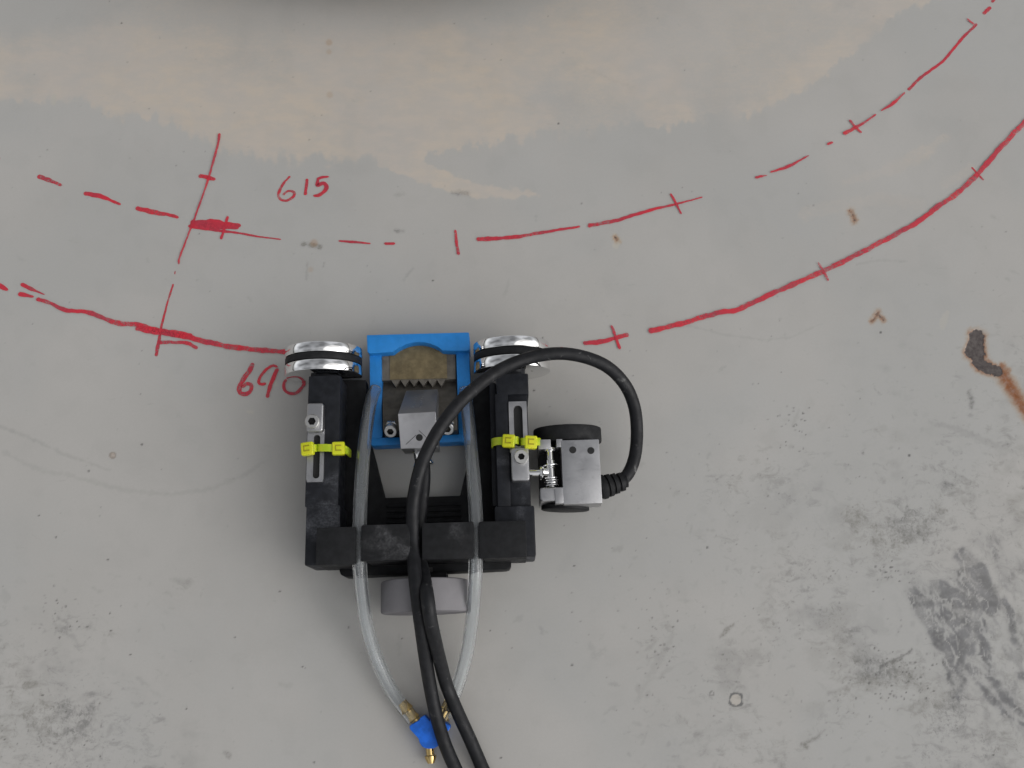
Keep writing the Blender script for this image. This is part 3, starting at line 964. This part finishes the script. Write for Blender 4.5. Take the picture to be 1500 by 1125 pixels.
def wheel(cx, ytop, ybot, R):
    c = D(cx, (ytop + ybot) / 2, R)
    half = (D(cx, ytop, R).y - D(cx, ybot, R).y) / 2
    M = DEV @ Matrix.Translation((c.x, c.y, R)) @ Matrix.Rotation(math.radians(-90 + LEAN), 4, 'X')
    w = half * 2
    a, b = w * 0.37, w * 0.64

    def ring(y0, y1, r):
        e = 0.55
        return lathe([(r * 0.30, y0), (r - e * 1.3, y0), (r - e * 0.4, y0 + e * 0.35), (r, y0 + e), (r, y1 - e), (r - e * 0.4, y1 - e * 0.35), (r - e * 1.3, y1), (r * 0.30, y1)], 96, M)
    h = obj("magnetic_wheel", lathe([(R * 0.34, -half - 3.2), (R * 0.34, half + 0.8)], 40, M), BLACK_METAL, scanner)
    obj("wheel_rim", ring(-half, -half + a, R), CHROME, h)
    obj("rubber_ring", ring(-half + a + 0.35, -half + b - 0.1, R - 0.15), RUBBER, h)
    obj("wheel_rim", ring(-half + b, half, R), CHROME, h)
    return h


wheel(474.5, 513, 552, 23.2)
wheel(749.5, 505, 546, 23.2)
# hub blocks tie the wheels to the rails
for cx, y0, y1 in ((478, 546, 572), (749, 541, 575)):
    obj("hub_block", dbox(cx - 16, y0 + 3, cx + 16, y1, 12, 33, 0.8), BLACK_METAL, scanner)

# rear wheel, grey rubber
RR = 25.0
c0, c1 = D(623, 850, RR), D(623, 899, RR)
half = (c0.y - c1.y) / 2
Mw = DEV @ Matrix.Translation(((c0.x + c1.x) / 2, (c0.y + c1.y) / 2, RR)) @ Matrix.Rotation(math.radians(-90), 4, 'X')
hw = obj("rear_wheel", lathe([(6, -half + 0.5), (RR - 1.6, -half + 0.2), (RR - 0.5, -half + 0.6), (RR, -half + 1.6), (RR, half - 1.6), (RR - 0.5, half - 0.6), (RR - 1.6, half - 0.2), (6, half - 0.5)], 80, Mw), GREY_TYRE, scanner)
obj("axle", lathe([(4.5, -half - 1.8), (4.5, half + 7)], 24, Mw), SHADE_BLACK, hw)
obj("fork", join(dbox(604, 838, 654, 848, 14, 30, 0.8)), BLACK_PRINT, scanner)


# slotted height brackets with their screws
def slotted(x0, x1, y0, y1, sx0, sx1, sy0, sy1, z0, z1):
    """flat bar with an open slot"""
    xm, ym = (x0 + x1) / 2, (y0 + y1) / 2
    u0, u1, v1, v0 = D(x0, ym, z1).x, D(x1, ym, z1).x, D(xm, y0, z1).y, D(xm, y1, z1).y
    a0, a1, b1, b0 = D(sx0, ym, z1).x, D(sx1, ym, z1).x, D(xm, sy0, z1).y, D(xm, sy1, z1).y
    r, cx = (a1 - a0) / 2, (a0 + a1) / 2
    angs = [(k / 8.0, True) for k in range(9)] + [(k / 8.0, False) for k in range(9)]
    inn = [(cx + r * math.cos(math.pi * k), b1 - r + r * math.sin(math.pi * k)) if up else
           (cx - r * math.cos(math.pi * k), b0 + r - r * math.sin(math.pi * k)) for k, up in angs]
    out = []
    for k, up in angs:                    # outer rectangle point for each slot point
        if up:
            h = v1 - (b1 - r)
            s = k * (h * 2 + (u1 - u0))
            out.append((u1, b1 - r + s) if s < h else ((u1 - (s - h), v1) if s < h + u1 - u0 else (u0, v1 - (s - h - (u1 - u0)))))
        else:
            h = b0 + r - v0
            s = k * (h * 2 + (u1 - u0))
            out.append((u0, b0 + r - s) if s < h else ((u0 + (s - h), v0) if s < h + u1 - u0 else (u1, v0 + (s - h - (u1 - u0)))))
    bm = bmesh.new()
    n = len(inn)
    L = [[bm.verts.new((x, y, z)) for x, y in pts] for pts, z in ((inn, z1), (out, z1), (inn, z0), (out, z0))]
    for i in range(n):
        j = (i + 1) % n
        bm.faces.new((L[0][i], L[0][j], L[1][j], L[1][i]))
        bm.faces.new((L[2][i], L[3][i], L[3][j], L[2][j]))
        bm.faces.new((L[0][i], L[2][i], L[2][j], L[0][j]))
        bm.faces.new((L[1][i], L[1][j], L[3][j], L[3][i]))
    bm.transform(DEV)
    return bm


b1 = obj("slotted_bracket", slotted(449.5, 474.5, 628, 706, 459, 468.5, 637, 701, RZ + 0.1, RZ + 2.2), STEEL, scanner)
obj("bracket_block", dbox(449, 590, 473, 632, RZ + 0.1, RZ + 7, 1.6, 3), STEEL, b1)
obj("slot_shade", dbox(458, 636, 469.5, 702, RZ - 0.2, RZ + 0.25, 0), SHADE_BLACK, b1)  # black sheet: shade inside the slot painted in
obj("screw", cap_screw(P(458.5, 618, RZ + 6.8), (0.0, -0.12, 1), 4.1, 3.2, 2.3), (BOLT, SHADE_BLACK), b1)
b2 = obj("slotted_bracket", slotted(746, 772.5, 588, 664, 753, 766, 594, 654, RZ - 1.9, RZ + 0.6), STEEL, scanner)
obj("bracket_block", dbox(749, 655, 775, 704, RZ - 1.9, RZ + 5, 1.4, 3), STEEL, b2)
obj("slot_shade", dbox(752, 593, 767, 655, RZ - 2.6, RZ - 1.7, 0), SHADE_BLACK, b2)  # black sheet painting the shade down this slot
obj("screw", cap_screw(P(763.5, 669.5, RZ + 4.8), (0.02, -0.1, 1), 4.2, 3.0, 2.0), (BOLT, SHADE_BLACK), b2)

# blue printed bracket: tall front bar with an arch, two side bars, rear bar
ZB, ZS = 21.0, 16.0
arch = [(537, 490.5), (687, 486.5), (688, 512), (684, 514)]
for t in np.linspace(0, 1, 13):
    x = 648 - t * 72
    arch.append((x, 513.5 - 13.5 * math.sin(math.pi * t) ** 0.75 + t * 2.0))
arch += [(541, 518), (538, 515)]
fb = obj("blue_bracket", pxpoly(arch, 5, ZB, 0.7), BLUE, scanner)
obj("bracket_side", pxpoly([(541, 512), (558.5, 512), (560, 640), (543, 652)], 5, ZS, 0.5), BLUE, fb)
obj("bracket_side", pxpoly([(668, 510), (687, 510), (692, 646), (672, 638)], 5, ZS, 0.5), BLUE, fb)
obj("bracket_rear", pxpoly([(543.5, 642), (561, 641), (600, 640), (673, 636), (692, 635), (693, 646), (545, 653)], 5, ZS + 0.6, 0.5), BLUE, fb)

# ------------------------------------------------------------------ ultrasonic probe on its acrylic wedge
probe = thing("ultrasonic_probe", "silver block probe on brown acrylic wedge inside the blue bracket", "probe", P(612, 590, 0), PHI)
# front slab of the wedge; its rear edge is cut in saw teeth
teeth = [(560, 512), (667, 509), (667.5, 555), (652, 556)]
for k in range(5):
    xc = 640 - k * 13.4
    teeth += [(xc + 6.7 + 0.01, 566.0), (xc, 556.4)] if k else [(646.5, 566), (640, 556.4)]
teeth += [(579.8, 566.5), (573, 557), (559.5, 557.5)]
wd = obj("wedge", pxpoly(teeth, 3, 13.5, 0.0), WEDGE_GREY, probe)
obj("amber_insert", pxpoly([(571, 505), (654, 502), (655, 554), (571, 556)], 10, 13.9, 0.15), AMBER, wd)
# rear of the wedge climbs toward the probe
bmw = bmesh.new()
def quad(bm, a, b, c, d):
    bm.faces.new([bm.verts.new(p) for p in (a, b, c, d)])
f = [P(559.5, 552, 5.0), P(668, 550, 5.0), P(670, 622, 27), P(561, 624, 27)]
g = [P(561, 632, 27), P(670, 630, 27)]
lo = lambda p: Vector((p.x, p.y, 3))
vsx = [bmw.verts.new(p) for p in (f[0], f[1], f[2], f[3], g[0], g[1])]
vlo = [bmw.verts.new(lo(p)) for p in (f[0], f[1], g[1], g[0])]
bmw.faces.new((vsx[0], vsx[1], vsx[2], vsx[3]))
bmw.faces.new((vsx[3], vsx[2], vsx[5], vsx[4]))
bmw.faces.new((vsx[0], vlo[0], vlo[1], vsx[1]))
bmw.faces.new((vsx[4], vsx[5], vlo[2], vlo[3]))
bmw.faces.new((vsx[0], vsx[3], vsx[4], vlo[3], vlo[0]))
bmw.faces.new((vsx[1], vlo[1], vlo[2], vsx[5], vsx[2]))
bmw.faces.new(vlo)
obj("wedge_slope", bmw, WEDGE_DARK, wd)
# casing: sloped face forward, flat face back
A = [P(595, 572, 24), P(641, 570, 24)]
B = [P(583, 606, 50), P(638, 603, 50)]
Cc = [P(587, 657.5, 43), P(640.5, 655, 43)]
bmp = bmesh.new()
tv = [bmp.verts.new(p) for p in (A[0], A[1], B[1], B[0], Cc[1], Cc[0])]
bv = [bmp.verts.new(Vector((p.x, p.y, 14))) for p in (A[0], A[1])] + [bmp.verts.new(Vector((p.x, p.y + 1.5, 22))) for p in (Cc[1], Cc[0])]
bmp.faces.new((tv[0], tv[1], tv[2], tv[3]))
bmp.faces.new((tv[3], tv[2], tv[4], tv[5]))
bmp.faces.new((tv[0], bv[0], bv[1], tv[1]))
bmp.faces.new((tv[5], tv[4], bv[2], bv[3]))
bmp.faces.new((tv[0], tv[3], tv[5], bv[3], bv[0]))
bmp.faces.new((tv[1], bv[1], bv[2], tv[4], tv[2]))
bmp.faces.new((bv[0], bv[3], bv[2], bv[1]))
bmesh.ops.recalc_face_normals(bmp, faces=bmp.faces[:])
bevel(bmp, 0.45, 2)
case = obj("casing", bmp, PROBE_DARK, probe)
cn = (B[1] - B[0]).cross(Cc[0] - B[0]).normalized()
cn = cn if cn.z > 0 else -cn
cp = bmesh.new()
ctop = [cp.verts.new(p + cn * 0.6) for p in (B[0], B[1], Cc[1], Cc[0])]
cbot = [cp.verts.new(p - cn * 0.3) for p in (B[0], B[1], Cc[1], Cc[0])]
cp.faces.new(ctop)
cp.faces.new(cbot[::-1])
for i in range(4):
    cp.faces.new((ctop[i], cbot[i], cbot[(i + 1) % 4], ctop[(i + 1) % 4]))
bevel(cp, 0.2, 1)
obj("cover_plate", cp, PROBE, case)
# port hole in the rear face, its shade a black disc, and scribed cross
nrm = (B[1] - B[0]).cross(Cc[0] - B[0]).normalized()
if nrm.z < 0:
    nrm = -nrm
on = lambda s, t: B[0].lerp(B[1], s).lerp(Cc[0].lerp(Cc[1], s), t)
obj("port", lathe([(2.0, -1.5), (2.0, 0.68)], 24, frame_to(on(0.53, 0.70), nrm)), SHADE_BLACK, case)
bme = bmesh.new()
for (s0, t0), (s1, t1) in (((0.53, 0.50), (0.80, 0.80)), ((0.15, 0.88), (0.45, 0.62))):
    a, b = on(s0, t0) + nrm * 0.65, on(s1, t1) + nrm * 0.65
    sd = (b - a).cross(nrm).normalized() * 0.14
    quad(bme, a - sd, b - sd, b + sd, a + sd)
obj("scribed_line", bme, SHADE_BLACK, case, smooth=0)
# engraving on the sloped face: two worn columns of small characters
n2 = (A[1] - A[0]).cross(B[0] - A[0]).normalized()
if n2.z < 0:
    n2 = -n2
on2 = lambda s, t: A[0].lerp(A[1], s).lerp(B[0].lerp(B[1], s), t)
bme = bmesh.new()
rr = random.Random(3)
for s0, t0, t1, k in ((0.36, 0.22, 0.80, 6), (0.56, 0.08, 0.82, 8)):
    for i in range(k):
        t = t0 + (t1 - t0) * (i + 0.5) / k
        for q in range(3):
            a = on2(s0 + rr.uniform(-0.045, 0.045), t + rr.uniform(-0.03, 0.03)) + n2 * 0.07
            b = on2(s0 + rr.uniform(-0.045, 0.045), t + rr.uniform(-0.03, 0.03)) + n2 * 0.07
            if (b - a).length < 0.4:
                continue
            sd = (b - a).cross(n2).normalized() * 0.09
            quad(bme, a - sd, b - sd, b + sd, a + sd)
obj("engraving", bme, BOLT, case, smooth=0)
# clamp screws with nuts, either side
for cx, cy in ((572.5, 630, ), (656, 626.5)):
    p = P(cx, cy, 27.5)
    ax = Vector((0, -0.62, 0.78))
    s = obj("screw", cap_screw(p - ax * 2.2, ax, 3.9, 4.6, 2.1), (BOLT, SHADE_BLACK), probe)
    hexp = [(4.6 * math.cos(k * math.pi / 3), 4.6 * math.sin(k * math.pi / 3)) for k in range(6)]
    obj("nut", prism(hexp, -5.2, -2.3, 0.3, frame_to(p, ax)), BOLT, s)
    obj("clamp_tab", dbox(cx - 11, cy - 14, cx + 11, cy + 2, 15, 24.5, 0.6), STEEL, s)
# cable sleeve with a flared end
sl0, sl1 = P(615, 652, 36), P(620.5, 682, 36)
obj("sleeve", lathe([(4.7, -2), (4.7, (sl1 - sl0).length - 3.2), (6.0, (sl1 - sl0).length - 0.6), (6.4, (sl1 - sl0).length), (5.2, (sl1 - sl0).length + 0.5), (3.2, (sl1 - sl0).length + 0.2)], 40, frame_to(sl0, sl1 - sl0)), CHROME, probe)

# ------------------------------------------------------------------ encoder on the right of the scanner
enc = thing("position_encoder", "silver position encoder block with black wheel right of the scanner", "encoder", P(835, 690, 0), PHI * 0.4)
body = obj("body", join(dbox(823.5, 644, 880, 738, 27, 42, 0.6), dbox(813, 714, 826, 737.5, 27, 41.9, 0.5)), STEEL, enc)
for hx, hy in ((839, 659), (865.5, 660)):
    obj("bore", lathe([(2.05, -3), (2.05, 0.1)], 24, Matrix.Translation(P(hx, hy, 42))), SHADE_BLACK, body)  # black disc: shade of the bore as colour
obj("inner_block", dbox(790, 650, 824, 716, 8, 26.5, 0.4), SHADE_BLACK, enc)
obj("lower_housing", dbox(826, 650, 874, 734, 7, 26.8, 0.8), BLACK_METAL, enc)
obj("frame_tab", dbox(788, 643.5, 807, 658, 14, 40, 0.6), STEEL, enc)
obj("frame_tab", dbox(815, 643, 824, 655, 14, 41.7, 0.4), STEEL, enc)
obj("frame_arm", dbox(791, 713.5, 833, 733.5, 12, 41, 1.6, 3), STEEL, enc)
# pivot pin with springs
p0, p1 = P(805, 657, 36), P(808, 714, 36)
L = (p1 - p0).length
obj("pivot_pin", lathe([(3.6, 0), (3.6, 2), (2.2, 2.2), (2.2, L * 0.30), (2.8, L * 0.32), (2.8, L * 0.5), (2.4, L * 0.52), (2.4, L)], 28, frame_to(p0, p1 - p0)), CHROME, enc)
def coil(t0, t1, turns, R, r):
    d = (p1 - p0).normalized()
    e1 = d.orthogonal().normalized()
    e2 = d.cross(e1)
    pts = []
    for k in range(int(turns * 12) + 1):
        a = 2 * math.pi * k / 12
        t = t0 + (t1 - t0) * k / (turns * 12)
        pts.append(p0.lerp(p1, t) + (e1 * math.cos(a) + e2 * math.sin(a)) * R)
    return tube(pts, r, 8, None, 0.9)
obj("spring", coil(0.74, 0.98, 4, 3.9, 0.5), CHROME, enc)
obj("spring", coil(0.40, 0.47, 1, 4.2, 0.5), CHROME, enc)
s0, s1 = P(770, 692.5, 36), P(803, 692, 36)
obj("arm_shaft", lathe([(2.0, 0), (2.0, (s1 - s0).length * 0.62), (4.2, (s1 - s0).length * 0.64), (4.4, (s1 - s0).length * 0.72), (3.2, (s1 - s0).length * 0.8), (2.4, (s1 - s0).length)], 28, frame_to(s0, s1 - s0)), CHROME, enc)
# measuring wheel and the lower disc
RE = 20.3
w0, w1 = P(830.5, 628.5, RE), P(831.5, 651, RE)
h = (w0 - w1).length
obj("wheel", lathe([(4, 0), (RE - 1.2, 0), (RE - 0.3, 0.4), (RE, 1.4), (RE, h - 1.4), (RE - 0.3, h - 0.4), (RE - 1.2, h), (4, h)], 80, frame_to(w1, (w0 - w1).normalized() + Vector((0, 0, 0.085)))), RUBBER, enc)
w0, w1 = P(828, 741, 22), P(828, 748, 22)
obj("bearing_cap", lathe([(0, 0), (13.4, 0), (14.0, 0.4), (14.0, (w0 - w1).length), (0, (w0 - w1).length)], 60, frame_to(w1, (w0 - w1).normalized() + Vector((0, 0, 0.06))), cap=False), RUBBER, enc)
# ridged strain relief
q0, q1 = P(878, 715, 27), P(917, 704, 25)
L = (q1 - q0).length
prof = [(0, 0), (6.3, 0)]
for k in range(4):
    z = L * (0.08 + 0.22 * k)
    r = 7.2 - 0.55 * k
    prof += [(r, z), (r, z + L * 0.13), (r - 1.7, z + L * 0.15), (r - 1.7, z + L * 0.20)]
prof += [(4.2, L), (0, L)]
obj("strain_relief", lathe(prof, 32, frame_to(q0, q1 - q0), cap=False), RUBBER, enc)

# ------------------------------------------------------------------ hoses, cables, connector
def run(name, pts, r, mat, label, cat, inner=None, group=None):
    w = [P(*p) for p in pts]
    base = Vector((w[0].x, w[0].y, 0))
    o = obj(name, tube(w, r, 24, inner), mat, None, base, smooth=60)
    return setp(o, label, cat, group)


run("signal_cable", [(905, 708, 25), (920, 694, 24), (930, 668, 23), (933, 632, 24), (929, 595, 28), (915, 563, 35), (889, 537, 43), (852, 522, 50), (812, 518, 54), (770, 526, 56), (727, 545, 58), (686, 577, 60), (655, 612, 61), (631, 650, 60),
                     (614, 692, 57), (605, 740, 51), (605, 780, 47), (606, 812, 47.5), (608, 845, 54), (612, 880, 55), (617, 918, 49), (625, 975, 31), (636, 1035, 17), (650, 1085, 12.5), (668, 1128, 8), (690, 1175, 5)],
    3.75, CABLE, "black encoder cable looping over the right wheel and down the middle", "cable")
run("signal_cable", [(620.5, 679, 36), (621, 705, 36), (617, 745, 36), (612, 790, 36.5), (615, 818, 40), (621, 845, 48), (626, 875, 60), (631, 910, 56), (640, 950, 40), (653, 1000, 20), (668, 1038, 14), (688, 1082, 8.5), (708, 1128, 4.4), (728, 1172, 3.9)],
    3.75, CABLE, "black probe cable running straight down from the silver probe", "cable")
run("water_hose", [(550, 571, 15), (545, 583, 20), (539, 612, 28), (533, 660, 36), (529, 715, 41.5), (527, 770, 44), (527, 825, 44), (530, 865, 38), (537, 915, 26), (551, 962, 15), (574, 1012, 8), (605, 1054, 5.8)],
    3.9, HOSE, "clear plastic water hose curving down the left side", "hose", 2.7)
run("water_hose", [(681, 572, 15), (683, 590, 20), (687, 625, 28), (691, 670, 36), (695, 720, 41.5), (697.5, 770, 44), (697, 825, 44), (695, 865, 38), (691, 910, 26), (683, 960, 15), (669, 1008, 8), (649, 1052, 5.8)],
    3.9, HOSE, "clear plastic water hose on the right, passing under the probe cable", "hose", 2.7)

yc = thing("hose_connector", "blue Y-shaped hose connector with brass barbs below the scanner", "connector", P(628, 1072, 0))
half_y = [(629.5, 1056.5), (622, 1047.5), (616.5, 1050.5), (613.5, 1055), (602, 1061.5), (599.5, 1064), (600.5, 1068.5), (607, 1075.5), (613, 1082), (615, 1089), (618.5, 1094), (624, 1096.5), (629.5, 1097)]
full = half_y + [(1259 - x, y) for x, y in half_y[-2:0:-1]]
obj("body", pxpoly(full, 0.6, 10.6, 2.0, 4), BLUE2, yc)


def barb(a, b, bare=False):
    a, b = Vector(a), Vector(b)
    L = (b - a).length
    if bare:
        pr = [(0, 0), (2.3, 0), (2.3, L * 0.5), (3.3, L * 0.55), (3.1, L * 0.72), (1.9, L), (1.2, L), (1.2, L - 2)]
    else:
        pr = [(0, 0), (2.5, 0), (2.5, L * 0.25), (3.4, L * 0.28), (2.5, L * 0.5), (2.6, L * 0.62), (3.6, L * 0.66), (2.4, L), (1.3, L), (1.3, L - 2)]
    return lathe(pr, 28, frame_to(a, b - a), cap=False)


obj("brass_barb", barb(P(615, 1062, 5.8), P(588.5, 1029, 7.0)), BRASS, yc)
obj("brass_barb", barb(P(643, 1062, 5.8), P(660, 1027, 7.0)), BRASS, yc)
obj("brass_barb", barb(P(629.5, 1093, 5.4), P(631.5, 1118, 5.0), True), BRASS, yc)


# ------------------------------------------------------------------ lime cable ties
TIE_TURN = (-0.05, 0.09, 0.03, -0.1)


def tie(cx, cy, zt, sgn, slot_px, far_px, label):
    """head with a square latch; band dives into the bracket slot on one side and round the rail on the other"""
    c = P(cx, cy, zt)
    t = thing("cable_tie", label, "cable tie", (c.x, c.y, zt - 4.5), PHI, "lime cable ties on the brackets")
    M = Matrix.Translation(c) @ Matrix.Rotation(PHI + TIE_TURN[len([k for k in bpy.data.objects if k.name.startswith('cable_tie')]) % 4], 4, 'Z') @ Matrix.Rotation(0.12 * sgn, 4, 'Y')
    hw, hh = 3.6, 3.75
    outer = [(-hw, -hh), (hw, -hh), (hw, hh), (-hw, hh)]
    inner = 1.75
    hb = prism(outer, -4.2, 0, 1.1, M, 3)
    o = obj("head", hb, LIME, t)
    fr = [prism([(-inner, -inner), (inner, -inner), (inner, -inner + 0.7), (-inner, -inner + 0.7)], -0.5, 0.28, 0.1, M, 1),
          prism([(-inner, inner - 0.7), (inner, inner - 0.7), (inner, inner), (-inner, inner)], -0.5, 0.28, 0.1, M, 1),
          prism([(-inner, -inner), (-inner + 0.6, -inner), (-inner + 0.6, inner), (-inner, inner)], -0.5, 0.26, 0.1, M, 1)]
    obj("latch", join(*fr), LIME_SHADE, o)  # darker bars paint the shade of the head's recess
    a = P(slot_px[0], slot_px[1], RZ - 1.5)
    mid = P((slot_px[0] + cx) / 2, cy, zt - 0.6)
    pts = [c + Vector((0, 0, -2.2)), mid, P(slot_px[0] - 2 * (1 if slot_px[0] > cx else -1), cy, zt - 1.8), a]
    obj("band", strap(pts, AXV, 4.2, 1.1), LIME_BAND, t)
    bpt = P(far_px[0], far_px[1], far_px[2])
    pts = [c + Vector((0, 0, -2.4)), c.lerp(bpt, 0.55) + Vector((0, 0, 1.2)), bpt, bpt + Vector((0.6 * (1 if far_px[0] > cx else -1), 0, -9))]
    obj("band", strap(pts, AXV, 4.4, 1.1), LIME_BAND, t)


tie(449, 656.5, 47.5, -1, (464, 657), (446.5, 657, 40), "lime cable tie hanging over the outer edge of the left rail")
tie(495.5, 656, 46.0, 1, (464, 656), (508, 660, 38), "lime cable tie on the inner side of the left rail")
tie(744.5, 645, 46.5, -1, (760, 647), (722, 648, 39), "lime cable tie on the inner side of the right bracket")
tie(778, 647, 47.5, 1, (763, 648), (791, 648, 38), "lime cable tie reaching from the right bracket toward the encoder")
